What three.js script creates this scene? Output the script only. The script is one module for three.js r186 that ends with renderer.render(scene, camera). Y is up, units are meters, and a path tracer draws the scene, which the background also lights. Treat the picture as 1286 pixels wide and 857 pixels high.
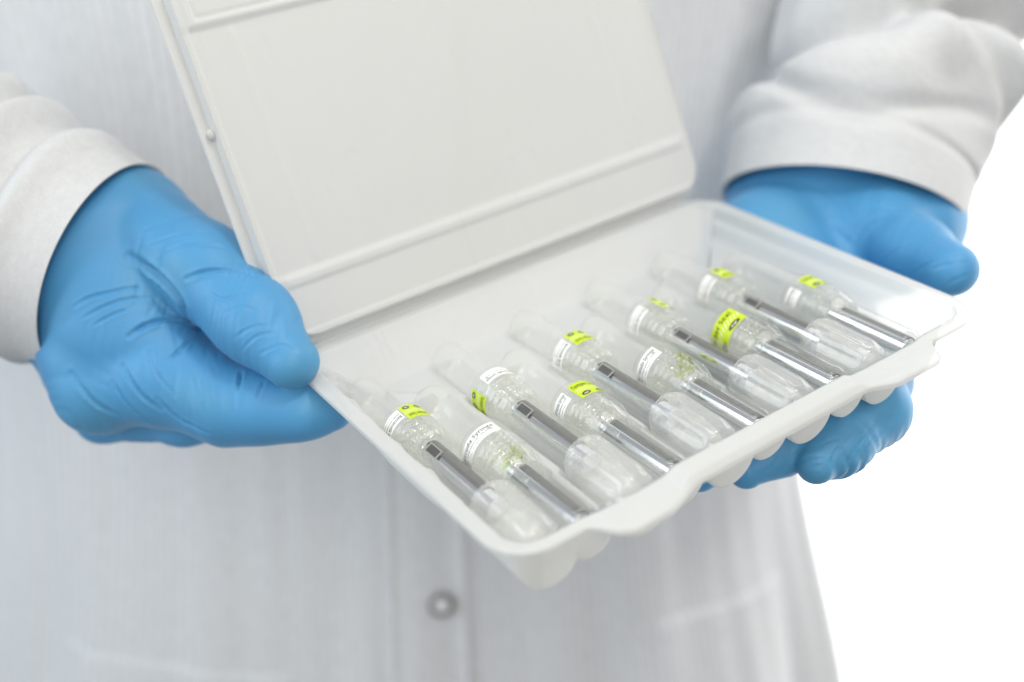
import * as THREE from 'three';
import { mergeGeometries } from 'three/addons/utils/BufferGeometryUtils.js';
import { RoundedBoxGeometry } from 'three/addons/geometries/RoundedBoxGeometry.js';
import { ImprovedNoise } from 'three/addons/math/ImprovedNoise.js';
import { RectAreaLightUniformsLib } from 'three/addons/lights/RectAreaLightUniformsLib.js';

// ------------------------------------------------------------------ camera
const V = (x, y, z) => new THREE.Vector3(x, y, z);
const FOCAL = 1417.19, PITCH = THREE.MathUtils.degToRad(20), CAM = V(0, 1.25, 0.5);
const scene = new THREE.Scene();
const camera = new THREE.PerspectiveCamera(2 * Math.atan(428.5 / FOCAL) * 180 / Math.PI, 1024 / 682, 0.01, 60);
camera.position.copy(CAM);
camera.rotation.set(-PITCH, 0, 0);
camera.focus = 0.32;
camera.userData.fStop = 4.6;
scene.add(camera);

// ------------------------------------------------------------------ light
RectAreaLightUniformsLib.init();
const EXPOSURE = 1.05;
scene.background = new THREE.Color(0.33, 0.34, 0.35);
function areaLamp(name, at, towards, w, h, color, intensity) {
  const l = new THREE.RectAreaLight(new THREE.Color(...color), intensity, w, h);
  l.name = name; l.position.copy(at); l.lookAt(towards); scene.add(l);
  return l;
}
const AIM = V(0.02, 1.1, 0.15);
areaLamp('window_lamp_left', V(-1.5, 1.75, 0.75), AIM, 1.3, 1.3, [0.82, 0.92, 1.0], 3.3);
areaLamp('ceiling_lamp', V(0.25, 2.6, 0.55), AIM, 1.2, 0.8, [1.0, 0.97, 0.92], 2.9);
areaLamp('spot_lamp', V(0.55, 2.35, 0.75), AIM, 0.16, 0.16, [1.0, 0.98, 0.94], 58);
areaLamp('added_fill_front', V(0.3, 1.8, 1.5), V(0.14, 1.2, 0), 0.9, 0.9, [1.0, 0.91, 0.8], 3.6);  // added warm fill from the front, brightens the coat beside the lid
areaLamp('window_lamp_back', V(1.35 - 0.6 * 0.03, 0.9, -0.9 + 0.8 * 0.03), V(1.35 - 0.6, 0.9, -0.1), 2.7, 3.6, [1.0, 0.96, 0.89], 1.0);

// ------------------------------------------------------------------ helpers
const MM = 0.001, noise = new ImprovedNoise(), R = THREE.MathUtils.degToRad;
const sm = THREE.MathUtils.smoothstep, clamp = THREE.MathUtils.clamp, lerp = THREE.MathUtils.lerp;
const N3 = (x, y, z) => noise.noise(x, y, z);
let seed = 7;
const rnd = () => { seed = (seed * 1664525 + 1013904223) >>> 0; return seed / 4294967296; };
const cs = Math.cos(PITCH), sn = Math.sin(PITCH);
const lensTurn = (v) => V(v.x, -cs * v.y - sn * v.z, sn * v.y - cs * v.z);              // right, down, ahead -> the world
const at = (px, py, d) => lensTurn(V((px - 643) / FOCAL * d, (py - 428.5) / FOCAL * d, d)).add(CAM);
// the case: x along the hinge, y up out of the tray, z towards the front edge; millimetres
const EX = lensTurn(V(0.81923, -0.352272, 0.452511)), EY = lensTurn(V(-0.088084, -0.857017, -0.507704)), EZ = lensTurn(V(0.56666, 0.376068, -0.733123));
const ORIGIN = lensTurn(V(0.036263, -0.001846, 0.345242)).add(CAM);
const CASE = new THREE.Matrix4().makeBasis(EX, EY, EZ).setPosition(ORIGIN);
const T = (x, y, z) => V(x * MM, y * MM, z * MM).applyMatrix4(CASE);

function geo(pos, idx, uv) {
  const g = new THREE.BufferGeometry();
  g.setAttribute('position', new THREE.Float32BufferAttribute(pos, 3));
  if (uv) g.setAttribute('uv', new THREE.Float32BufferAttribute(uv, 2));
  g.setIndex(idx); g.computeVertexNormals();
  return g;
}
function grid(nu, nv, f, closed = false) {           // f(u, v) -> [x, y, z, s, t]; closed joins the last column to the first
  const pos = [], uv = [], idx = [];
  for (let j = 0; j <= nv; j++) for (let i = 0; i <= nu; i++) { const p = f(i / nu, j / nv); pos.push(p[0], p[1], p[2]); uv.push(p[3] ?? i / nu, p[4] ?? j / nv); }
  for (let j = 0; j < nv; j++) for (let i = 0; i < nu; i++) { const a = j * (nu + 1) + i, b = a + 1, c = a + nu + 1, d = c + 1; idx.push(a, b, d, a, d, c); }
  const g = geo(pos, idx, uv);
  if (closed) { const n = g.attributes.normal; for (let j = 0; j <= nv; j++) { const a = j * (nu + 1), b = a + nu, m = V(n.getX(a) + n.getX(b), n.getY(a) + n.getY(b), n.getZ(a) + n.getZ(b)).normalize(); n.setXYZ(a, m.x, m.y, m.z); n.setXYZ(b, m.x, m.y, m.z); } }
  return g;
}
function mesh(name, g, m, parent = scene) {
  const o = new THREE.Mesh(g, m); o.name = name; o.castShadow = o.receiveShadow = true; parent.add(o);
  return o;
}
const used = {};
const numbered = (n) => { const k = used[n] = (used[n] ?? -1) + 1; return k ? n + '_' + String(k).padStart(3, '0') : n; };
function thing(name, label, category, group) {
  const o = new THREE.Group(); o.name = numbered(name); o.userData = { label, category };
  if (group) o.userData.group = group;
  scene.add(o);
  return o;
}
// a solid of revolution about z: profile = [[z, r], ...] in mm, mod(angle, z, r) -> r
function revolve(profile, seg = 48, mod = null) {
  const pos = [], idx = [], n = profile.length;
  for (let i = 0; i < n; i++) for (let k = 0; k < seg; k++) {
    const a = k / seg * 2 * Math.PI, [z, r0] = profile[i], r = mod ? mod(a, z, r0) : r0;
    pos.push(Math.sin(a) * r * MM, Math.cos(a) * r * MM, z * MM);
  }
  for (let i = 0; i < n - 1; i++) for (let k = 0; k < seg; k++) { const a = i * seg + k, b = i * seg + (k + 1) % seg, c = a + seg, d = b + seg; idx.push(a, d, b, a, c, d); }
  return geo(pos, idx);
}
function smoothProfile(pts, step = 0.6) {             // splits long runs so that modulation has points to act on
  const out = [];
  for (let i = 0; i < pts.length - 1; i++) { const [a, b] = [pts[i], pts[i + 1]], n = Math.max(1, Math.ceil(Math.hypot(b[0] - a[0], b[1] - a[1]) / step)); for (let k = 0; k < n; k++) out.push([lerp(a[0], b[0], k / n), lerp(a[1], b[1], k / n)]); }
  out.push(pts[pts.length - 1]);
  return out;
}
// tapered capsules joined by a smooth minimum, meshed with surface nets
const bone = (a, b, ra, rb) => ({ a, b, d: b.clone().sub(a), ra: ra * MM, rb: rb * MM });
function boneDistance(q, x, y, z) {
  const { a, d } = q, px = x - a.x, py = y - a.y, pz = z - a.z, t = clamp((px * d.x + py * d.y + pz * d.z) / d.lengthSq(), 0, 1);
  return Math.hypot(px - d.x * t, py - d.y * t, pz - d.z * t) - lerp(q.ra, q.rb, t);
}
const smin = (a, b, k) => { const h = Math.max(k - Math.abs(a - b), 0) / k; return Math.min(a, b) - h * h * k * 0.25; };
function surfaceNet(f, lo, hi, cell) {
  const n = [0, 1, 2].map((c) => Math.ceil((hi.getComponent(c) - lo.getComponent(c)) / cell) + 1), [nx, ny, nz] = n, F = new Float32Array(nx * ny * nz);
  for (let k = 0, o = 0; k < nz; k++) for (let j = 0; j < ny; j++) for (let i = 0; i < nx; i++, o++) F[o] = f(lo.x + i * cell, lo.y + j * cell, lo.z + k * cell);
  const id = new Int32Array(nx * ny * nz).fill(-1), pos = [], idx = [], sx = 1, sy = nx, sz = nx * ny;
  const off = [0, sx, sy, sx + sy, sz, sx + sz, sy + sz, sx + sy + sz];
  const E = [[0, 1], [2, 3], [4, 5], [6, 7], [0, 2], [1, 3], [4, 6], [5, 7], [0, 4], [1, 5], [2, 6], [3, 7]];
  for (let k = 0; k < nz - 1; k++) for (let j = 0; j < ny - 1; j++) for (let i = 0; i < nx - 1; i++) {
    const o = i * sx + j * sy + k * sz;
    let c = 0, x = 0, y = 0, z = 0;
    const first = F[o] < 0;
    let same = true;
    for (let q = 1; q < 8; q++) if ((F[o + off[q]] < 0) !== first) { same = false; break; }
    if (same) continue;
    for (const [p, q] of E) {
      const fp = F[o + off[p]], fq = F[o + off[q]];
      if ((fp < 0) === (fq < 0)) continue;
      const t = fp / (fp - fq);
      x += (p & 1) + t * ((q & 1) - (p & 1)); y += ((p >> 1) & 1) + t * (((q >> 1) & 1) - ((p >> 1) & 1)); z += (p >> 2) + t * ((q >> 2) - (p >> 2)); c++;
    }
    id[o] = pos.length / 3;
    pos.push(lo.x + (i + x / c) * cell, lo.y + (j + y / c) * cell, lo.z + (k + z / c) * cell);
  }
  const quad = (a, b, c, d, flip) => { if (a < 0 || b < 0 || c < 0 || d < 0) return; flip ? idx.push(a, c, b, a, d, c) : idx.push(a, b, c, a, c, d); };
  for (let k = 1; k < nz - 1; k++) for (let j = 1; j < ny - 1; j++) for (let i = 1; i < nx - 1; i++) {
    const o = i * sx + j * sy + k * sz, s = F[o] < 0;
    if (s !== F[o + sx] < 0) quad(id[o - sy - sz], id[o - sz], id[o], id[o - sy], !s);
    if (s !== F[o + sy] < 0) quad(id[o - sx - sz], id[o - sx], id[o], id[o - sz], !s);
    if (s !== F[o + sz] < 0) quad(id[o - sx - sy], id[o - sy], id[o], id[o - sx], !s);
  }
  return geo(pos, idx);
}
function displace(g, f) {                             // moves each vertex along its normal by f(x, y, z, normal)
  const p = g.attributes.position, n = g.attributes.normal;
  for (let i = 0; i < p.count; i++) { const h = f(p.getX(i), p.getY(i), p.getZ(i), n, i); p.setXYZ(i, p.getX(i) + n.getX(i) * h, p.getY(i) + n.getY(i) * h, p.getZ(i) + n.getZ(i) * h); }
  g.computeVertexNormals();
  return g;
}

// ------------------------------------------------------------------ materials
const std = (o) => new THREE.MeshStandardMaterial(o), phys = (o) => new THREE.MeshPhysicalMaterial(o);
const rgb = (r, g, b) => new THREE.Color().setRGB(r, g, b);
function dataTexture(w, h, f, srgb) {
  const d = new Uint8Array(w * h * 4);
  for (let y = 0; y < h; y++) for (let x = 0; x < w; x++) { const c = f(x / w, y / h), o = (y * w + x) * 4; for (let k = 0; k < 3; k++) d[o + k] = clamp(Math.round((c.length ? c[k] : c) * 255), 0, 255); d[o + 3] = 255; }
  const t = new THREE.DataTexture(d, w, h); t.magFilter = THREE.LinearFilter; t.wrapS = t.wrapT = THREE.RepeatWrapping; t.needsUpdate = true;
  if (srgb) t.colorSpace = THREE.SRGBColorSpace;
  return t;
}
// woven cleanroom cloth: a fine conductive thread every 4.4 mm and a faint weave; uv in metres
const clothMap = dataTexture(512, 512, (u, v) => {
  const s = (u * 16) % 1, thread = Math.exp(-(((s - 0.5) / 0.1) ** 2)), weave = 0.02 * N3(u * 220, v * 220, 3.1) + 0.03 * N3(u * 40, v * 9, 8.2);
  const b = 0.94 - 0.095 * thread * (0.8 + 0.3 * N3(u * 16, v * 30, 1)) + weave;
  return [b, b * 1.0, b * 1.005];
}, true);
clothMap.repeat.set(1 / 0.0704, 1 / 0.0704);
const M = {
  wall: std({ color: rgb(0.82, 0.83, 0.84), roughness: 0.9 }),
  tray: phys({ color: rgb(0.76, 0.77, 0.755), roughness: 0.88, transmission: 0.42, thickness: 0, ior: 1.45, specularIntensity: 0.4, clearcoat: 0.12, clearcoatRoughness: 0.35 }),
  lid: phys({ color: rgb(0.715, 0.72, 0.705), roughness: 0.8, transmission: 0.32, thickness: 0, ior: 1.45, specularIntensity: 0.5, clearcoat: 0.2, clearcoatRoughness: 0.3 }),
  coat: phys({ color: rgb(0.755, 0.775, 0.79), map: clothMap, roughness: 0.9, sheen: 0.3, sheenColor: rgb(1, 1, 1), sheenRoughness: 0.6 }),
  glove: phys({ color: rgb(0.07, 0.285, 0.54), roughness: 0.5, specularIntensity: 0.9, sheen: 0.35, sheenColor: rgb(0.6, 0.8, 1), sheenRoughness: 0.5, vertexColors: true }),
  clear: phys({ color: rgb(0.985, 0.987, 0.98), roughness: 0.03, transmission: 0.97, thickness: 0, ior: 1.5 }),
  collar: phys({ color: rgb(0.98, 0.982, 0.97), roughness: 0.04, transmission: 0.94, thickness: 0, ior: 1.5 }),
  milky: phys({ color: rgb(0.97, 0.97, 0.96), roughness: 0.08, transmission: 0.8, thickness: 0, ior: 1.5 }),
  frosted: phys({ color: rgb(0.985, 0.985, 0.975), roughness: 0.12, transmission: 0.93, thickness: 0, ior: 1.5 }),
  solid: phys({ color: rgb(0.98, 0.98, 0.97), roughness: 0.03, transmission: 1, thickness: 0.002, ior: 1.46 }),
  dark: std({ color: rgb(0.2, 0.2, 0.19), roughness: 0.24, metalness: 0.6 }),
  black: std({ color: rgb(0.06, 0.06, 0.06), roughness: 0.35 }),
  steel: std({ color: rgb(0.9, 0.92, 0.95), roughness: 0.12, metalness: 1 }),
  snap: std({ color: rgb(0.26, 0.26, 0.26), roughness: 0.4, metalness: 0.8 }),
  snapCentre: std({ color: rgb(0.8, 0.8, 0.8), roughness: 0.5 }),
  white: std({ color: rgb(0.36, 0.36, 0.35), roughness: 0.5 }),
};
// moulded plastic is never evenly glossy: smudges, flow marks and a few scuffs
const smudge = dataTexture(512, 512, (u, v) => { const f = 0.5 + 0.5 * N3(u * 7, v * 7, 2.2), sc = Math.exp(-((N3(u * 60 + v * 9, v * 5, 4) / 0.03) ** 2)) * sm(N3(u * 9, v * 9, 7.7), 0.2, 0.5); return 0.86 + 0.12 * f + 0.02 * N3(u * 40, v * 40, 1) - 0.12 * sc; }, false);
smudge.repeat.set(1 / 0.18, 1 / 0.18); M.tray.roughnessMap = M.lid.roughnessMap = smudge;
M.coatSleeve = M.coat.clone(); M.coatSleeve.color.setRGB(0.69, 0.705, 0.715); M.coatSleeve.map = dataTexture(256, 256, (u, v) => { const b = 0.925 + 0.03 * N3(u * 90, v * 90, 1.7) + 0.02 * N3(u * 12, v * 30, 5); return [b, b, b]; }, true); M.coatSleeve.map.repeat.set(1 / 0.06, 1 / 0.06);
function canvasTexture(w, h, draw) {
  const c = document.createElement('canvas'); c.width = w; c.height = h;
  draw(c.getContext('2d'), w, h);
  const t = new THREE.CanvasTexture(c); t.colorSpace = THREE.SRGBColorSpace; t.magFilter = THREE.LinearFilter;
  return t;
}
M.label = std({ roughness: 0.55, map: canvasTexture(1024, 340, (g, w, h) => {
  g.fillStyle = '#f2f2ee'; g.fillRect(0, 0, w, h);
  g.fillStyle = '#33332f'; g.font = 'bold 136px sans-serif'; g.fillText('Barracuda Syringe', 26, 142, w - 60);
  g.font = 'bold 62px sans-serif'; g.fillText('DEMO ONLY  Not for human use', 30, 222, w * 0.62); g.fillText('TS-0744', w * 0.7, 222, w * 0.26);
  g.font = '50px sans-serif'; g.fillText('Sterile unless opened or damaged', 30, 300, w * 0.6);
}) });
M.seal = std({ color: rgb(0.86, 0.86, 0.86), roughness: 0.45, map: canvasTexture(1024, 512, (g, w, h) => {
  g.fillStyle = '#cfe61c'; g.fillRect(0, 0, w, h);
  g.fillStyle = '#23230f'; g.font = 'bold 150px sans-serif'; g.fillText('Tamper Seal', 40, 170, w - 80);
  g.strokeStyle = '#eef3c8'; g.lineWidth = 22;
  for (let k = 0; k < 12; k++) { g.beginPath(); g.moveTo(60 + k * 80, 330); g.lineTo(130 + k * 80, 210); g.stroke(); }
  g.fillStyle = '#4a4a44';
  for (const x of [250, 760]) { g.beginPath(); g.ellipse(x, 425, 150, 60, 0, 0, 7); g.fill(); }
  g.fillStyle = '#f4f4f0';
  for (const x of [250, 760]) { g.beginPath(); g.moveTo(x - 95, 440); g.lineTo(x - 16, 394); g.lineTo(x - 36, 428); g.lineTo(x + 88, 408); g.lineTo(x + 16, 464); g.lineTo(x + 8, 440); g.fill(); }
}) });

// ------------------------------------------------------------------ setting
{
  const w = mesh('wall', new THREE.BoxGeometry(7, 3.4, 0.1), M.wall); w.position.set(-0.6, 1.2, -1.9); w.userData = { kind: 'structure', label: 'bright white wall far behind the person', };
}

{
  const w = mesh('window', new RoundedBoxGeometry(2.7, 3.6, 0.03, 2, 0.005), std({ color: rgb(0.9, 0.9, 0.9), emissive: rgb(1, 1, 1), emissiveIntensity: 1.5, roughness: 0.4 }));
  w.position.set(1.35, 0.9, -0.9); w.rotation.y = -Math.atan2(0.6, 0.8); w.userData = { kind: 'structure', label: 'overexposed bright window behind the person on the right' };
}

// ------------------------------------------------------------------ the person
const person = thing('person', 'person in white striped cleanroom coat and blue gloves holding an open plastic case', 'person');
const TC = { x: -0.06, z: -0.105, b: 0.105 };
function torso(th, y, lift = 0) {                     // th = 0 faces the lens
  const low = sm(1.05 - y, 0, 0.35), a = 0.2 + 0.04 * low + 0.015 * sm(y, 1.15, 1.3), b = TC.b + 0.02 * low;
  const px = th * 0.2, wide = Math.sin(th) < 0 ? 1 + 0.22 * sm(-Math.sin(th), 0.2, 1) : 1.08 + 0.06 * low;
  let d = 0.011 * N3(px * 19, y * 1.5, 2.7) * (0.6 + low) + 0.005 * low * N3(px * 45 + y, y * 1.2, 6.1) + 0.0022 * N3(px * 60, y * 3.5 + px * 20, 9.3);
  d += 0.012 * low * Math.sin(th * 9 + 1.3 + 0.6 * Math.sin(y * 6)) * sm(Math.abs(th), 0.35, 0.9);
  d += 0.006 * Math.exp(-(((th + 1.05 + (y - 0.95) * 0.7) / 0.1) ** 2)) * low * 2;
  const r = lift + d;
  return [TC.x + Math.sin(th) * (a * wide + r), y, TC.z + Math.cos(th) * (b + r)];
}
const uvTorso = (th, y) => [th * 0.185, y];
mesh('lab_coat', grid(420, 200, (u, v) => { const th = (u - 0.5) * 2 * Math.PI, y = 0.5 + v * 1.1; return [...torso(th, y), ...uvTorso(th, y)]; }, true), M.coat, person);
{
  // button placket: a doubled strip of cloth, then the snaps on it
  const strip = (x0, x1, y0, y1, lift, nu = 24, nv = 120) => grid(nu, nv, (u, v) => {
    const x = lerp(x0, x1, u), th = Math.asin(clamp((x - TC.x) / 0.21, -1, 1)), y = lerp(y0, y1, v), e = Math.min(u, 1 - u) * (x1 - x0), e2 = Math.min(v, 1 - v) * (y1 - y0);
    const hem = lift * Math.min(1, Math.min(e, e2) / 0.0015);
    return [...torso(th, y, hem - 0.0003 + (lift > 0.004 ? 0.0012 * Math.exp(-(((u - 0.08) / 0.035) ** 2)) + 0.001 * Math.exp(-(((u - 0.93) / 0.035) ** 2)) : 0)), ...uvTorso(th, y)];
  });
  mesh('placket', strip(-0.064, -0.0255, 0.55, 1.55, 0.0045, 48), M.coat, person);
  const p1 = mesh('pocket', strip(0.06, 0.135, 0.78, 0.905, 0.0025, 30, 40), M.coat, person);
  const p2 = mesh('pocket', strip(-0.215, -0.11, 0.77, 0.886, 0.0015, 30, 40), M.coat, person);
  for (const y of [0.9275, 1.35]) {
    const t = torso(0.1, y, 0.0046), lathe = (q) => new THREE.LatheGeometry(q.map((c) => new THREE.Vector2(...c)), 40).rotateX(Math.PI / 2);
    const s = mesh('snap_button', lathe([[0.0044, 0], [0.0046, 0.0016], [0.0054, 0.0022], [0.0066, 0.0018], [0.0072, 0.0008], [0.0073, -0.0006]]), M.snap, person);
    mesh('snap_centre', lathe([[0, 0.0009], [0.003, 0.0008], [0.0045, 0.0003]]), M.snapCentre, s);
    s.position.set(-0.036, t[1], t[2] - 0.0002);
  }
}
// sleeves: swept tubes with folds, the hem turned in at the cuff
function sleeve(points, radii, flat, fold) {
  const curve = new THREE.CatmullRomCurve3(points), L = curve.getLength(), nv = 240, nu = 128, up = V(0.2, 1, 0.3).normalize();
  const frame = (t) => { const c = curve.getPointAt(t), d = curve.getTangentAt(t), s = V().crossVectors(d, up).normalize(), n = V().crossVectors(s, d); return { c, s, n, d }; };
  return grid(nu, nv, (u, v) => {
    const inside = v < 0.08, t = inside ? (0.08 - v) / 0.08 * 0.12 : (v - 0.08) / 0.92, f = frame(Math.min(t, 1)), a = u * 2 * Math.PI, s = t * L;
    let r = lerp(radii[0], radii[1], sm(t, 0, 0.35)) + (radii[2] - radii[1]) * sm(t, 0.35, 1);
    if (inside) r = r - 0.0016 * Math.min(1, (0.08 - v) / 0.008) - 0.01 * sm(t, 0.02, 0.12); else r += fold(s, a, t);
    const p = f.c.clone().addScaledVector(f.s, Math.cos(a) * r).addScaledVector(f.n, Math.sin(a) * r * flat);
    return [p.x, p.y, p.z, (u - 0.5) * 2 * Math.PI * 0.05, s];
  }, true);
}
mesh('sleeve', sleeve([at(140, 338, 0.381), at(80, 312, 0.3835), at(0, 288, 0.389), at(-140, 235, 0.405), at(-300, 150, 0.435)], [0.0378, 0.047, 0.054], 1, (s, a, t) => {
  const near = Math.exp(-(((s - 0.05) / 0.05) ** 2));
  return 0.0012 * Math.exp(-(((s - 0.017) / 0.004) ** 2)) - 0.0022 * Math.exp(-(((s - 0.0235) / 0.0022) ** 2)) + 0.005 * near * Math.sin(s * 360 + 1.4 * Math.sin(a) + 2 * N3(a, s * 20, 3)) * sm(s, 0.01, 0.03) + 0.007 * N3(Math.cos(a) * 1.6, Math.sin(a) * 1.6, s * 22) * sm(s, 0.01, 0.05) - 0.0006 * Math.exp(-(((s - 0.02) / 0.0014) ** 2));
}), M.coatSleeve, person);
mesh('sleeve', sleeve([at(1056, 268, 0.458), at(1070, 195, 0.4625), at(1102, 110, 0.472), at(1150, 0, 0.495), at(1200, -160, 0.55)], [0.0485, 0.05, 0.058], 1, (s, a, t) => {
  const near = Math.exp(-(((s - 0.09) / 0.06) ** 2));
  const c1 = s - 0.075 - 0.03 * Math.cos(a + 0.3), c2 = s - 0.115 + 0.03 * Math.cos(a - 0.6);
  return (-0.016 * Math.exp(-((c1 / 0.0085) ** 2)) + 0.006 * Math.exp(-(((c1 + 0.024) / 0.014) ** 2)) - 0.008 * Math.exp(-((c2 / 0.012) ** 2))) * sm(s, 0.012, 0.04) - 0.004 * Math.exp(-(((s - 0.034 - 0.012 * Math.sin(a * 2 + 1)) / 0.0035) ** 2)) * sm(Math.cos(a - 1.9), -0.2, 0.7) - 0.005 * Math.exp(-(((s - 0.052 - 0.02 * Math.sin(a * 1.0 - 0.4)) / 0.0045) ** 2)) * sm(Math.cos(a - 1.2), 0, 0.8) - 0.0016 * Math.exp(-(((s - 0.021) / 0.0018) ** 2)) + 0.004 * near * Math.sin(s * 120 + 2.2 * Math.cos(a + 0.5) + 3 * N3(a, s * 14, 7)) * sm(s, 0.015, 0.05) + 0.009 * N3(Math.cos(a) * 1.5 + 4, Math.sin(a) * 1.5, s * 17) * sm(s, 0.004, 0.06);
}), M.coatSleeve, person);

// gloved hands: one continuous surface each, with the glove's creases pressed in
function glove(groups, creases, wrinkleBones, lo, hi, cell, scale = 1) {
  const f = (x, y, z) => {
    let d = 1;
    for (const { bones, k, join } of groups) { let e = 1; for (const q of bones) e = smin(e, boneDistance(q, x, y, z), k); d = smin(d, e, join); }
    return d;
  };
  let g = surfaceNet(f, lo, hi, cell);
  // folds: lines laid on the rubber's surface, sunk in the middle with a soft swelling beside them
  const lines = [];
  for (const [depth, width, ...pts] of creases) {
    const on = [];
    for (let i = 0; i < pts.length; i += 2) {
      const dir = at(pts[i], pts[i + 1], 1).sub(CAM);
      let t = 0.25, hit = false;
      for (let k = 0; k < 90 && t < 0.6; k++) { const d = f(CAM.x + dir.x * t, CAM.y + dir.y * t, CAM.z + dir.z * t); if (d < 0.0002) { hit = true; break; } t += Math.max(d * 0.8, 0.0002); }
      if (hit) on.push(CAM.clone().addScaledVector(dir, t));
    }
    if (on.length > 1) { const c = on.length > 2 ? new THREE.CatmullRomCurve3(on).getPoints(12) : on; lines.push({ depth: depth * MM * 0.78, w: width * MM * 0.66, c, box: new THREE.Box3().setFromPoints(c).expandByScalar(width * MM * 5) }); }
  }
  const P0 = V(0, 0, 0), S0 = new THREE.Line3(), C0 = V(0, 0, 0);
  const folds = (x, y, z) => {
    let h = 0; P0.set(x, y, z);
    for (const l of lines) {
      if (!l.box.containsPoint(P0)) continue;
      let best = 1, where = 0;
      for (let i = 0; i < l.c.length - 1; i++) { S0.start.copy(l.c[i]); S0.end.copy(l.c[i + 1]); S0.closestPointToPoint(P0, true, C0); const q = C0.distanceTo(P0); if (q < best) { best = q; where = (i + 0.5) / (l.c.length - 1); } }
      const taper = Math.min(1, 0.25 + 3 * Math.min(where, 1 - where)), q = best / l.w;
      h += l.depth * taper * (-Math.exp(-q * q) + 0.32 * Math.exp(-(((q - 2) / 0.9) ** 2)));
    }
    return h;
  };
  displace(g, (x, y, z) => {
    let h = 0.0005 * N3(x * 60, y * 60, z * 60) + folds(x, y, z);
    for (const w of wrinkleBones) {
      const d = boneDistance(w.q, x, y, z), m = Math.exp(-(((Math.max(0, d) / 0.009)) ** 2));
      if (m < 0.02) continue;
      const { a, d: ax } = w.q, L = ax.length(), t = ((x - a.x) * ax.x + (y - a.y) * ax.y + (z - a.z) * ax.z) / L;
      const px = x - a.x - ax.x / L * t, py = y - a.y - ax.y / L * t, pz = z - a.z - ax.z / L * t;
      const tw = t + 0.5 * (px - pz) + 0.25 * py + 0.007 * N3(x * 38, y * 38, z * 38 + w.s);
      const n = N3(tw * w.f + w.s, px * 16 + py * 10, pz * 16 - py * 10 + w.s);
      const patch = sm(N3(x * 34 + 9, y * 34, z * 34 + w.s), -0.05, 0.35), ends = m * (1 - sm(t, L * 0.8, L + w.q.rb * 0.5));
      h += 0.6 * w.h * MM * ends * (0.3 * N3(tw * w.f * 0.6 + w.s, px * 26, pz * 26 + py * 26) + patch * (0.3 * sm(n, 0, 0.5) - 0.6 * Math.exp(-((n / 0.14) ** 2))));
    }
    return h;
  });
  const p = g.attributes.position, col = new Float32Array(p.count * 3);
  for (let i = 0; i < p.count; i++) {
    const n = 0.5 + 0.5 * N3(p.getX(i) * 70, p.getY(i) * 70, p.getZ(i) * 70 + 5), k = 0.93 + 0.1 * n, dust = 0.05 * sm(N3(p.getX(i) * 34 + 2, p.getY(i) * 34, p.getZ(i) * 34), 0.15, 0.5);
    col[i * 3] = k + dust * 1.5; col[i * 3 + 1] = k + dust * 0.3; col[i * 3 + 2] = k - dust;
  }
  g.setAttribute('color', new THREE.BufferAttribute(col, 3));
  return g;
}
const chain = (joints) => joints.slice(1).map((j, i) => bone(joints[i][0], j[0], joints[i][1], j[1]));
function bounds(groups, pad = 0.006) {
  const b = new THREE.Box3();
  for (const { bones } of groups) for (const q of bones) for (const [p, r] of [[q.a, q.ra], [q.b, q.rb]]) { b.expandByPoint(p.clone().addScalar(r + pad)); b.expandByPoint(p.clone().addScalar(-r - pad)); }
  return b;
}
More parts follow.
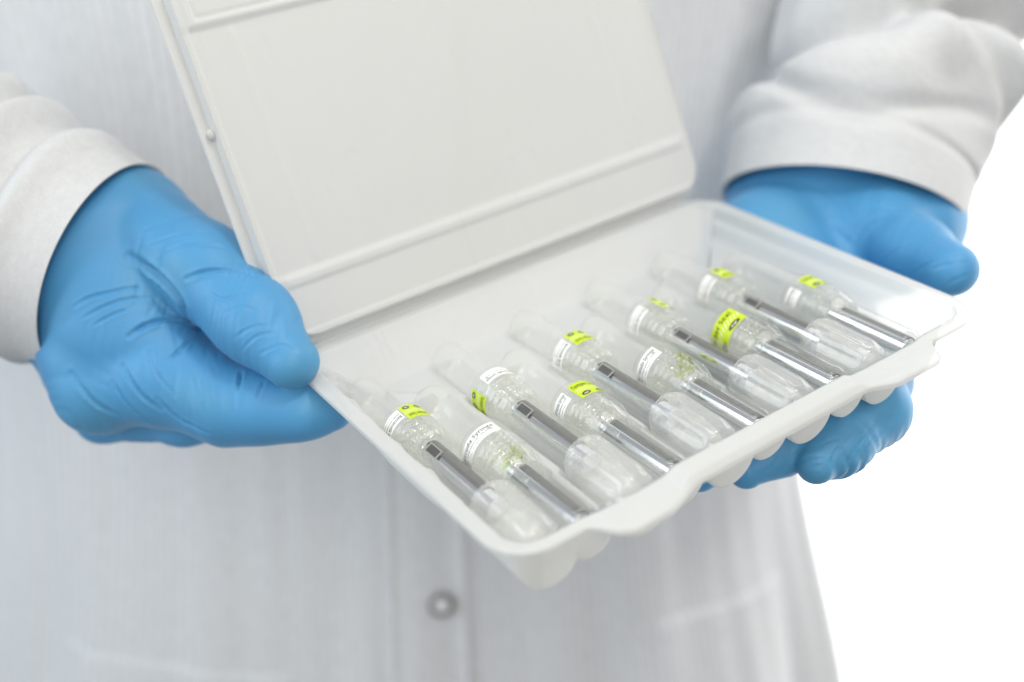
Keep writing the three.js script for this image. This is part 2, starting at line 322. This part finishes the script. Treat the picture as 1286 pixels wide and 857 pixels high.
{
  // photo-left hand: the thumb on the case's back corner, the bent index finger beneath it
  const thumb = chain([[at(190, 300, 0.374), 18], [at(258, 340, 0.358), 14.3], [at(320, 404, 0.345), 11.9], [at(366, 455, 0.337), 8.4]]);
  const palm = [...chain([[at(58, 312, 0.387), 36], [at(114, 330, 0.3845), 29.8], [at(140, 430, 0.375), 20]]), ...chain([[at(170, 290, 0.38), 18], [at(165, 400, 0.372), 18], [at(215, 452, 0.36), 11]]),
    ...chain([[at(110, 340, 0.4), 22], [at(118, 470, 0.39), 15]])];
  const index = chain([[at(122, 497, 0.368), 12.4], [at(135, 445, 0.374), 20], [at(212, 472, 0.364), 14.4], [at(288, 505, 0.357), 11.4], [at(342, 512, 0.351), 8.6], [at(386, 515, 0.347), 6], [at(424, 518, 0.348), 3.8]]);
  const middle = chain([[at(120, 480, 0.395), 14], [at(128, 522, 0.385), 8.5], [at(230, 528, 0.372), 7.6], [at(340, 525, 0.362), 7]]);
  const groups = [{ bones: palm, k: 0.016, join: 0.004 }, { bones: thumb, k: 0.007, join: 0.0018 }, { bones: index, k: 0.012, join: 0.0012 }, { bones: chain([[at(170, 420, 0.385), 15], [at(256, 440, 0.374), 12], [at(330, 490, 0.362), 7]]), k: 0.004, join: 0.004 }, { bones: middle, k: 0.006, join: 0.002 }];
  const creases = [[2.03, 1.8, 161, 322, 187, 339, 210, 360, 229, 385, 247, 409], [0.81, 0.8, 93, 385, 112, 374, 140, 367, 173, 362, 201, 364], [0.81, 0.8, 105, 399, 131, 385, 159, 376, 196, 374], [0.68, 0.7, 117, 409, 140, 396, 163, 388], [1.49, 1.1, 161, 423, 182, 409, 205, 402, 233, 403], [0.94, 0.9, 210, 455, 229, 437, 240, 425], [1.49, 0.8, 299, 488, 301, 474, 303, 466], [0.81, 0.7, 322, 502, 327, 488, 332, 478], [1.35, 1.0, 233, 350, 261, 341, 299, 341, 322, 348], [0.68, 0.8, 177, 290, 219, 276, 261, 273], [0.68, 0.8, 187, 306, 233, 292, 275, 294], [0.68, 0.8, 196, 320, 243, 308, 280, 311], [0.41, 0.7, 303, 441, 322, 423, 345, 418], [0.34, 0.7, 294, 425, 317, 411, 336, 409], [0.41, 0.7, 327, 444, 355, 434, 373, 441], [1.08, 1.1, 154, 460, 177, 497, 201, 516], [1.08, 1.2, 89, 469, 121, 507, 154, 525], [0.81, 1.0, 196, 502, 224, 528, 261, 544], [0.68, 0.8, 140, 479, 163, 511, 196, 535], [0.68, 0.8, 261, 367, 280, 376, 303, 367], [0.27, 0.7, 280, 395, 303, 385, 322, 390], [0.68, 0.8, 187, 441, 196, 469, 219, 497], [0.54, 0.7, 252, 460, 247, 479, 252, 502]];
  const w = [{ q: thumb[1], f: 210, h: 1.0, s: 1 }, { q: thumb[2], f: 230, h: 0.8, s: 4 }, { q: index[2], f: 180, h: 0.7, s: 7 }, { q: index[3], f: 210, h: 0.6, s: 11 }, { q: palm[3], f: 210, h: 0.3, s: 15 }, { q: palm[1], f: 120, h: 0.7, s: 19 }, { q: index[0], f: 190, h: 0.8, s: 23 }, { q: middle[1], f: 300, h: 0.6, s: 27 }];
  const b = bounds(groups);
  mesh('glove', glove(groups, creases, w, b.min, b.max, 0.00068), M.glove, person).userData.label = 'blue glove on the hand at the photo left pinching the case corner';
}
{
  // photo-right hand: the thumb along the case's right edge, palm and fingers beneath the tray
  const thumb = chain([[at(1030, 280, 0.452), 24], [at(1095, 292, 0.425), 15.5], [at(1150, 317, 0.4), 11.2], [at(1194, 339, 0.378), 9.3]]);
  const palm = [...chain([[at(1085, 200, 0.49), 32], [at(1030, 272, 0.468), 25], [T(88, -36, -25), 19]]), ...chain([[at(972, 272, 0.476), 12], [at(1010, 280, 0.458), 19]]), ...chain([[at(1090, 205, 0.48), 34], [at(1120, 275, 0.448), 18]]), ...chain([[at(1050, 210, 0.49), 28], [at(1010, 265, 0.468), 19]]), ...chain([[T(96, -26, -30), 20], [T(86, -34, -2), 17], [T(72, -34, 8), 14]]),
    ...chain([[T(101, -22, -40), 14], [T(68, -40, -22), 14]]), ...chain([[at(1010, 285, 0.47), 16], [T(100, -22, -44), 13], [T(70, -41, -32), 13]])];
  palm.push(...chain([[at(998, 268, 0.466), 17], [at(1060, 270, 0.456), 23], [at(1120, 282, 0.446), 18], [at(1135, 290, 0.436), 9]]), ...chain([[at(1050, 230, 0.468), 38], [at(1050, 285, 0.468), 24]]), ...chain([[at(1100, 235, 0.46), 31], [at(1120, 272, 0.452), 24]]), ...chain([[at(1030, 240, 0.468), 20], [at(1000, 268, 0.466), 18]]));
  const index = chain([[T(84, -34, 4), 14], [T(72, -31, 36), 10.5], [at(1098, 518, 0.347), 10], [at(1052, 556, 0.338), 9.2], [at(1026, 582, 0.332), 6.2]]);
  const middle = chain([[T(70, -36, 0), 14], [T(44, -33, 34), 10], [T(24, -30, 40), 7.6], [at(985, 562, 0.342), 7.2], [at(938, 590, 0.338), 6]]);
  const ring = chain([[T(62, -38, -14), 14], [T(24, -32, 22), 9], [T(-4, -28, 34), 8]]);
  const little = chain([[T(64, -41, -26), 13], [T(26, -31, 0), 8], [T(4, -28, 10), 7]]);
  const groups = [{ bones: palm, k: 0.02, join: 0.006 }, { bones: thumb, k: 0.008, join: 0.01 }, { bones: index, k: 0.006, join: 0.004 }, { bones: middle, k: 0.006, join: 0.002 }, { bones: ring, k: 0.006, join: 0.002 }, { bones: little, k: 0.006, join: 0.002 }];
  const creases = [[1.4, 1.6, 1070, 308, 1084, 286, 1106, 272, 1135, 267, 1161, 270], [0.8, 1.2, 1041, 279, 1066, 304], [0.6, 1.0, 1088, 254, 1113, 261, 1139, 261], [0.5, 1, 1023, 232, 1052, 250, 1074, 275], [0.6, 0.8, 1144, 346, 1170, 329, 1206, 322], [0.5, 0.7, 1148, 356, 1179, 335, 1215, 330], [0.5, 0.8, 1108, 333, 1126, 315, 1144, 307], [0.4, 0.7, 1179, 364, 1201, 351, 1221, 344], [0.48, 0.8, 1001, 581, 1022, 574, 1045, 570], [0.54, 0.8, 1045, 586, 1048, 572, 1059, 558, 1073, 544], [0.54, 0.8, 1076, 565, 1087, 549, 1101, 530], [0.48, 0.7, 1083, 570, 1094, 553, 1108, 537], [0.42, 0.7, 1064, 584, 1073, 565], [0.36, 0.7, 1010, 591, 1027, 586, 1041, 591], [0.42, 0.8, 1092, 558, 1108, 542, 1120, 523], [0.3, 0.7, 1022, 563, 1041, 553, 1059, 549], [0.36, 0.6, 957, 595, 971, 586, 978, 574], [0.3, 0.6, 975, 595, 987, 586, 992, 574]];
  const w = [{ q: thumb[1], f: 260, h: 0.8, s: 31 }, { q: thumb[2], f: 420, h: 0.7, s: 34 }, { q: index[2], f: 300, h: 1.0, s: 37 }, { q: index[3], f: 260, h: 1.3, s: 41 }, { q: middle[3], f: 350, h: 0.9, s: 45 }, { q: palm[1], f: 120, h: 0.7, s: 49 }];
  const b = bounds(groups);
  mesh('glove', glove(groups, creases, w, b.min, b.max, 0.00085), M.glove, person).userData.label = 'blue glove on the hand at the photo right carrying the case from below';
}

// ------------------------------------------------------------------ the case
const UNITS = [];
for (let k = 0; k < 5; k++) { UNITS.push({ kind: 'A', x: -73.5 + 30.2 * k }); UNITS.push({ kind: 'B', x: -61 + 31 * k }); }
const AXIS = -7;
const box = thing('syringe_case', 'open white translucent plastic case with hinged lid held by both gloved hands', 'case');
box.applyMatrix4(CASE);
// a rounded rectangle loop of half sizes a, b about its corner centres, sampled alike for every radius so that loops pair up
function loop(a, b, rad, nLong, nShort, nArc) {
  const out = [], ca = a - rad, cb = b - rad;
  const side = (x0, z0, x1, z1, n) => { for (let i = 0; i < n; i++) out.push([lerp(x0, x1, i / n), lerp(z0, z1, i / n)]); };
  const arc = (cx, cz, a0) => { for (let i = 0; i < nArc; i++) { const q = a0 + i / nArc * Math.PI / 2; out.push([cx + Math.cos(q) * rad, cz + Math.sin(q) * rad]); } };
  side(a, -cb, a, cb, nShort); arc(ca, cb, 0); side(ca, b, -ca, b, nLong); arc(-ca, cb, Math.PI / 2); side(-a, cb, -a, -cb, nShort); arc(-ca, -cb, Math.PI); side(-ca, -b, ca, -b, nLong); arc(ca, -cb, 1.5 * Math.PI);
  return out;
}
const NL = 300, NS = 200, NA = 26;
function skin(rings) {                                 // rings of equal length -> one surface, the last ring collapses on the middle line
  const n = rings[0].length, pos = [], idx = [], uv = [];
  for (const r of rings) for (const p of r) { pos.push(p[0] * MM, p[1] * MM, p[2] * MM); uv.push(p[0] * MM, (Math.abs(p[1]) > 25 ? p[1] : p[2]) * MM); }
  for (let j = 0; j < rings.length - 1; j++) for (let i = 0; i < n; i++) { const a = j * n + i, b = j * n + (i + 1) % n, c = a + n, d = b + n; idx.push(a, b, d, a, d, c); }
  return geo(pos, idx, uv);
}
const frontEdge = (x) => {                             // how far the flange reaches forward of the plain edge: two finger tabs and the broad band between them
  const band = 3.9 * sm(x, -66, -59) * (1 - sm(x, 57.5, 62)), tab = (c, l, r) => 4.0 * sm(x, c - l - 5, c - l) * (1 - sm(x, c + r, c + r + 7));
  return band + (4.0 * sm(x, -64, -55) * (1 - sm(x, -47, -32))) + 3.6 * sm(x, 28, 40) * (1 - sm(x, 55, 61));
};
const raised = (x) => 1.4 * sm(x, -40, -34) * (1 - sm(x, 27, 31));
function trough(x, z) {                                // the cavities pressed into the tray
  let y = 0;
  const cut = (dx, z0, z1, r, drop) => {
    const q = Math.abs(dx); if (q > r || z < z0 - 4 || z > z1 + 4) return;
    const e = Math.sqrt(clamp(1 - (1 - Math.min(clamp((z - z0) / 3, 0, 1), clamp((z1 - z) / 1.3, 0, 1))) ** 2, 0, 1));
    y = Math.min(y, -(drop + Math.sqrt(r * r - q * q)) * e);
  };
  for (const { kind, x: cx } of UNITS) {
    const dx = x - cx;
    if (kind === 'A') { cut(dx, -43, -12, 6.4, 7); cut(dx, -18, 6, 8.0, 7); cut(dx, 2, 36, 6.8, 7); cut(dx, 30, 59.3, 8.4, 9); }
    else { cut(dx, -26, 12, 7.8, 7); cut(dx, 6, 31, 8.5, 7); cut(dx, 27, 59.1, 7.0, 8.2); }
  }
  return y;
}
{
  const outer = loop(87.5, 62, 13, NL, NS, NA), inner = loop(83.4, 58.3, 9, NL, NS, NA), rings = [];
  const front = (p) => sm(p[1], 50, 58);
  const out = (p, grow) => { const f = p[1] > 40 ? frontEdge(p[0]) * sm(p[1], 54, 61) : 0, l = Math.hypot(p[0] / 87.5, p[1] / 62); return [p[0] * (1 + grow / 87.5), p[1] * (1 + grow / 62) + f]; };
  const wave = (p) => (p[0] < -80 ? -1.2 * sm(p[1], -4, 6) * (1 - sm(p[1], 22, 34)) : 0);
  rings.push(outer.map((p) => { const q = out(p, 0.15); return [q[0], -1.5 + wave(p) - 0.4 * frontEdge(p[0]) / 4 * front(p), q[1]]; }));
  rings.push(outer.map((p) => { const q = out(p, 0.2); return [q[0], -0.5 + wave(p) * 0.6 - 0.3 * frontEdge(p[0]) / 4 * front(p), q[1]]; }));
  rings.push(outer.map((p) => { const q = out(p, -0.1); return [q[0], -0.08 + wave(p) * 0.3 - 0.15 * frontEdge(p[0]) / 4 * front(p), q[1]]; }));
  for (let k = 1; k <= 10; k++) rings.push(outer.map((p, i) => {
    const q = out(p, -0.4), o = inner[i], t = k / 11, x = lerp(q[0], o[0], t), z = lerp(q[1], o[1], t), f = front(p);
    const grip = x > 36 && x < 55 ? 0.35 * Math.max(0, Math.sin((z - 60) * 2.1)) * sm(x, 36, 39) * (1 - sm(x, 52, 55)) * f : 0;
    return [x, f * raised(x) * sm(t, 0, 0.15) + grip, z];
  }));
  const NI = 118;
  for (let k = 0; k <= NI; k++) {
    const t = k < 14 ? k / 14 * 0.06 : 0.06 + 0.94 * (k - 14) / (NI - 14);
    rings.push(inner.map((p) => {
      const mx = clamp(p[0], -25, 25), x = lerp(p[0], mx, t), z = lerp(p[1], 0, t), d = Math.min(58.3 - Math.abs(z), 83.4 - Math.abs(x));
      const w = sm(d, 0, 2.4), top = sm(p[1], 50, 58) * raised(x) * (1 - sm(d, 0, 1.5));
      const ribs = x < -76 && z < 20 && z > -52 ? 2.2 * Math.max(0, Math.sin((z + 4) * 0.42)) * sm(-x, 78, 82) : 0;
      const floor = z < 0 && 58.3 + z < 83.4 - Math.abs(x) + 6 ? -9.5 * sm(d, 0, 17) - 1.2 * w : -(4.2 + 4.3 * sm(d, 4, 8)) * w;
      return [x, top + Math.min(floor, trough(x, z) * (z > 0 ? sm(d, -0.6, 0.7) : sm(d, 0, 1.4))) + ribs * w, z];
    }));
  }
  mesh('tray', skin(rings), M.tray, box);
}
{
  // the lid stands open behind the hinge; x across, y up the lid, z towards the tray
  const lid = new THREE.Group(); lid.name = 'lid'; box.add(lid);
  lid.position.set(0, 0.0004, -0.0622); lid.rotation.x = -R(24);
  const H = 124, outer = loop(88.4, H / 2, 12.5, NL, NS, NA), wallO = loop(84.9, H / 2 - 2.4, 9.6, NL, NS, NA), wallI = loop(84.2, H / 2 - 3.2, 8.8, NL, NS, NA), rings = [], mid = H / 2 + 0.6;
  const ringAt = (a, b, t, h) => a.map((p, i) => [lerp(p[0], b[i][0], t), lerp(p[1], b[i][1], t) + mid, h]);
  rings.push(ringAt(outer, outer, 0, -0.9)); rings.push(ringAt(outer, wallO, 0.05, -0.1));
  for (const t of [0.15, 0.4, 0.7, 0.9]) rings.push(ringAt(outer, wallO, t, 0.25 * Math.exp(-(((t - 0.4) / 0.25) ** 2))));
  for (let k = 0; k <= 8; k++) { const q = k / 8 * Math.PI / 2; rings.push(ringAt(wallO, wallI, 1 - Math.cos(q), 5 * (k / 8) * (k < 7 ? 0.96 : 1))); }
  const bead = (d, w) => Math.exp(-((d / w) ** 2));
  const NI = 130;
  for (let k = 1; k <= NI; k++) {
    const t = k < 16 ? k / 16 * 0.07 : 0.07 + 0.93 * (k - 16) / (NI - 16);
    rings.push(wallI.map((p) => {
      const x = lerp(p[0], clamp(p[0], -25, 25), t), v = lerp(p[1], 0, t) + mid, d = Math.min(84.2 - Math.abs(x), H / 2 - 3.2 - Math.abs(v - mid));
      let h = 5.1;
      h -= 0.5 * sm(d, 1.2, 2.6);                                                       // rolled rim of the panel
      h += 0.75 * sm(v, 18.8, 20.8) * (1 - sm(v, 22.0, 24.1)) * sm(80 - Math.abs(x), -2, 1);  // cross bead near the hinge
      h -= 0.45 * sm(v, 22.5, 25) * (1 - sm(v, 100, 103));
      h += 0.2 * N3(x * 0.03, v * 0.035, 3.3);
      h += 0.35 * (bead(x + 68 + (v - 22) * 0.02, 1.3) + bead(x - 59, 1.3)) * sm(v, 24, 27) * (1 - sm(v, 96, 101));
      const fx = 81.5 - Math.abs(x), fv = v - 101.5, q = Math.min(fx, fv);               // raised frame of the upper panel
      h += 0.85 * sm(q, -1.1, 0.8) - 0.5 * sm(q, 1.4, 2.6) + 0.3 * sm(q, 2.8, 3.6);
      return [x, v, h];
    }));
  }
  mesh('lid_panel', skin(rings), M.lid, lid);
  for (const [x, v] of [[-85.4, 71], [85.4, 71]]) { const g = new THREE.SphereGeometry(0.0013, 20, 14); g.scale(1, 1.4, 1.1); const o = mesh('snap_stud', g, M.lid, lid); o.position.set(x * MM, v * MM, 0.0014); }
  // living hinge: a thin bead between the two flanges
  const prof = [];
  mesh('hinge', grid(60, 12, (u, v) => { const x = lerp(-0.078, 0.078, u), q = lerp(-0.3, Math.PI + 0.2, v), e = Math.min(1, Math.min(u, 1 - u) * 60); return [x, 0.0002 + Math.sin(q) * 0.0013 * e, -0.0629 - Math.cos(q) * 0.0012]; }), M.tray, box);
}

// ------------------------------------------------------------------ the syringes
function arcPatch(r, z0, z1, p0, p1, flip) {           // angles in degrees from straight up towards +x
  return grid(40, 8, (u, v) => { const f = R(lerp(p0, p1, u)), rr = r * MM; return [Math.sin(f) * rr, Math.cos(f) * rr, lerp(z0, z1, v) * MM, flip ? u : 1 - u, flip ? 1 - v : v]; });
}
// half shell open towards the lower left, closed ends
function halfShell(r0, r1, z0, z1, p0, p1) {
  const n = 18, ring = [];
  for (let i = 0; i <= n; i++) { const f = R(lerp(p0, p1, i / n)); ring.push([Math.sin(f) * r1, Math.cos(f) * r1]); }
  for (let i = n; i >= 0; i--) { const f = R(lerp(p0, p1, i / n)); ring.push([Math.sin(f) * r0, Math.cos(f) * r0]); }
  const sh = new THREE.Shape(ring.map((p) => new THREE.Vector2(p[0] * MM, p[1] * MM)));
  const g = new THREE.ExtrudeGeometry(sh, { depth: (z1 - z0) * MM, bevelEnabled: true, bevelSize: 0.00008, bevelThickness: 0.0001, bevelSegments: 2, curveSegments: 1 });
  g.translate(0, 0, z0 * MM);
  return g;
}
const rodGeo = (r, z0, z1) => revolve([[z0, 0.01], [z0, r - 0.15], [z0 + 0.15, r], [z1 - 0.15, r], [z1, r - 0.15], [z1, 0.01]], 32);
const ribs = (n, depth) => (a, z, r) => r - depth * (0.5 + 0.5 * Math.cos(a * n)) ** 3;
const G = {
  // kind A: narrow guard tube at the back, collar, barrel with the rod, faceted cap in front
  guardA: revolve(smoothProfile([[-40, 0.02], [-39.9, 3.2], [-39.3, 4.5], [-37.8, 5.2], [-35, 5.4], [-16, 5.6], [-14.5, 6.2]], 1.5), 48),
  collarA: revolve(smoothProfile([[-15, 3.2], [-15.2, 6.7], [-14.7, 7.3], [-13.5, 7.5], [-6.5, 7.5], [-5.6, 7.0], [-4.8, 7.4], [-3.6, 7.0], [-2.6, 7.35], [-1.4, 6.95], [0, 7.2], [2, 6.6], [3.2, 5.8], [3, 4.6], [-4, 4.5], [-6, 5.2], [-13.8, 5.4], [-14.2, 3.4], [-15, 3.2]], 0.5), 84, (a, z, r) => r - (r < 5.6 ? 0.5 * Math.sin(z * 3.6 + a) + 0.25 * Math.cos(a * 7) : 0) - (z > -5 && r > 6 ? 0.14 * Math.cos(a * 14) : 0)),
  barrelA: revolve(smoothProfile([[2.8, 5.4], [4, 5.6], [33, 5.5], [34.5, 5.0]], 4), 40),
  capA: revolve(smoothProfile([[31.2, 5.6], [31.4, 6.4], [31.9, 6.6], [32.4, 6.2], [33.2, 7.3], [36, 7.5], [50.5, 7.2], [53.6, 6.2], [55.4, 4], [56, 0.02]], 0.7), 96, (a, z, r) => r < 4 ? r : r - 0.75 * (0.5 + 0.5 * Math.cos(a * 6)) ** 1.5 * sm(z, 33.6, 34.6) * (1 - sm(z, 51, 54))),
  innerA: revolve(smoothProfile([[36, 3.9], [36.3, 4.8], [44, 4.7], [45.2, 4.0], [46.2, 3.9], [49, 3.8], [51.5, 2.8], [52.4, 0.02]], 0.6), 60, (a, z, r) => r - 0.5 * (0.5 + 0.5 * Math.cos(a * 6)) ** 3),
  darkReflectionA: halfShell(2.9, 3.25, 2, 29, -20, 118),  // added dark shell, stands for the dark reflection on the polished rod
  rodA: rodGeo(2.85, 1.5, 35),
  plugA: revolve(smoothProfile([[-9, 0.02], [-9, 2.4], [-7.5, 2.6], [-7, 1.8], [-5, 1.8], [-4.6, 2.9], [-3.6, 2.9], [-3.2, 1.9], [-1, 1.9], [-0.6, 3.2], [1.4, 3.2], [1.5, 0.02]], 0.8), 40),
  // kind B, packed the other way round
  sleeveB: revolve(smoothProfile([[-22.5, 0.02], [-22.3, 3.0], [-21.2, 5.0], [-18.6, 6.4], [-15.5, 6.8], [6, 7.0], [8.5, 7.4]], 1.5), 48),
  collarB: revolve(smoothProfile([[8, 4], [7.8, 7.2], [8.4, 7.8], [10, 8.0], [17, 8.0], [18, 7.6], [18.9, 7.95], [19.9, 7.6], [20.8, 7.9], [21.8, 7.55], [23.5, 7.8], [26, 7.2], [28.4, 6.3], [29.6, 5.7], [29.2, 4.8], [24, 4.8], [22.5, 5.6], [10, 5.8], [9, 4.2], [8, 4]], 0.5), 84, (a, z, r) => r - (r < 5.9 ? 0.5 * Math.sin(z * 3.2 + a) + 0.2 * Math.cos(a * 5) : 0) - (z > 17 && z < 25 && r > 6.5 ? 0.1 * Math.cos(a * 10) : 0)),
  barrelB: revolve(smoothProfile([[28.6, 5.5], [30, 5.8], [52.5, 5.5], [54, 4.8], [54.6, 3.4]], 1.2), 64, (a, z, r) => r - 0.4 * (0.5 + 0.5 * Math.cos(a * 4)) ** 2 * sm(z, 30, 32)),
  darkReflectionB: halfShell(2.95, 3.3, 26.5, 52.5, -6, 130),  // dark side of the rod's reflection, built as a shell
  rodB: rodGeo(2.9, 24, 52.8),
  threadB: revolve(smoothProfile([[12, 2.9], [26.4, 2.9]], 0.25), 40, (a, z, r) => r + 0.7 * Math.sin(z * 3.4 + a)),
  screw: mergeGeometries([rodGeo(1.7, 52.9, 54.2), rodGeo(1.0, 54.2, 55)]),
};
function windowFrame() {                               // pale rim round a dark window on the rod's dark half shell
  const sh = new THREE.Shape(); const w = 1.5 * MM, h = 2.9 * MM; sh.moveTo(-w, -h); sh.lineTo(w, -h); sh.lineTo(w, h); sh.lineTo(-w, h); sh.closePath();
  const hole = new THREE.Path(), a = 1.2 * MM, b = 2.55 * MM; hole.moveTo(-a, -b); hole.lineTo(-a, b); hole.lineTo(a, b); hole.lineTo(a, -b); hole.closePath(); sh.holes.push(hole);
  const g = new THREE.ExtrudeGeometry(sh, { depth: 0.0004, bevelEnabled: false }); g.rotateX(-Math.PI / 2); return g;
}
G.frame = windowFrame();
const pane = new RoundedBoxGeometry(0.0023, 0.0003, 0.0049, 2, 0.0001);
const LOOK = {
  A: [
    { label: [-100, -14], seal: [-10, 46], text: 'capped clear syringe at the left end of the case, lettered label facing the viewer' },
    { label: [-34, 44], seal: [-118, -62], text: 'clear syringe with white label on top and lime seal on the left of its collar' },
    { label: [-100, -28], seal: [-20, 40], text: 'capped clear syringe mid case, lime seal on its collar, third dark rod from the left' },
    { label: [-96, -24], seal: [6, 60], text: 'clear capped syringe with only a sliver of lime seal, third from the right end' },
    { label: [-92, -26], seal: [-14, 40], text: 'clear capped syringe farthest back on the right, blurred, with a lime spot on its collar' },
  ],
  B: [
    { label: [-116, 18], seal: [100, 160], text: 'clear syringe with silver rod and long white label, nearest the front left corner' },
    { label: [-84, -34], seal: [-20, 50], text: 'clear syringe with silver rod, short white label and lime seal with dark emblem' },
    { label: [-100, -12], seal: [60, 130], text: 'clear silver-rod syringe mid row with white Syringe label and no lime seal on top' },
    { label: [70, 160], seal: [-128, 0], text: 'clear syringe wrapped with a wide lime tamper seal over the left of its collar' },
    { label: [-80, -40], seal: [-18, 46], text: 'clear syringe with silver rod at the right end of the case, lime seal on top' },
  ],
};
for (const u of UNITS) {
  const i = u.kind === 'A' ? Math.round((u.x + 73.5) / 30.2) : Math.round((u.x + 61) / 31), look = LOOK[u.kind][i];
  const s = thing('syringe', look.text, 'syringe', 'syringes lying in the case');
  s.applyMatrix4(CASE.clone().multiply(new THREE.Matrix4().makeTranslation(u.x * MM, AXIS * MM, (rnd() - 0.5) * 0.0012)));
  if (u.kind === 'A') {
    mesh('guard_tube', G.guardA, M.frosted, s); mesh('collar', G.collarA, M.collar, s); mesh('barrel', G.barrelA, M.clear, s);
    const c = mesh('cap', G.capA, M.milky, s); mesh('needle_hub', G.innerA, M.frosted, c);
    const h = mesh('rod_dark_reflection', G.darkReflectionA, M.dark, s);  // no real part: the rod's dark reflection put into a shell
    const wf = mesh('window_frame', G.frame, M.white, h), wp = mesh('window_pane', pane, M.black, h), f = R(-26);
    for (const [o, r] of [[wf, 3.3], [wp, 3.35]]) { o.position.set(Math.sin(f) * r * MM, Math.cos(f) * r * MM, 0.0062); o.rotation.z = -f; }
    mesh('plunger_rod', G.rodA, M.steel, s); mesh('plunger_plug', G.plugA, M.frosted, s);
    mesh('label', arcPatch(7.57, -12.4, -7.8, ...look.label, false), M.label, s);
    mesh('tamper_seal', arcPatch(7.59, -12.8, -5.6, ...look.seal, false), M.seal, s);
  } else {
    mesh('cap_tube', G.sleeveB, M.frosted, s); mesh('collar', G.collarB, M.collar, s); mesh('barrel', G.barrelB, M.clear, s);
    mesh('rod_dark_reflection', G.darkReflectionB, M.dark, s); mesh('plunger_rod', G.rodB, M.steel, s); mesh('screw_thread', G.threadB, M.clear, s); mesh('end_screw', G.screw, M.steel, s);
    mesh('label', arcPatch(8.07, 10.4, 15.0, ...look.label, true), M.label, s);
    mesh('tamper_seal', arcPatch(8.09, 10.6, 18, ...look.seal, true), M.seal, s);
  }
}

// ------------------------------------------------------------------ render
const renderer = new THREE.WebGLRenderer({ antialias: true });
renderer.toneMapping = THREE.LinearToneMapping;
renderer.toneMappingExposure = EXPOSURE;
renderer.shadowMap.enabled = true;
renderer.render(scene, camera);
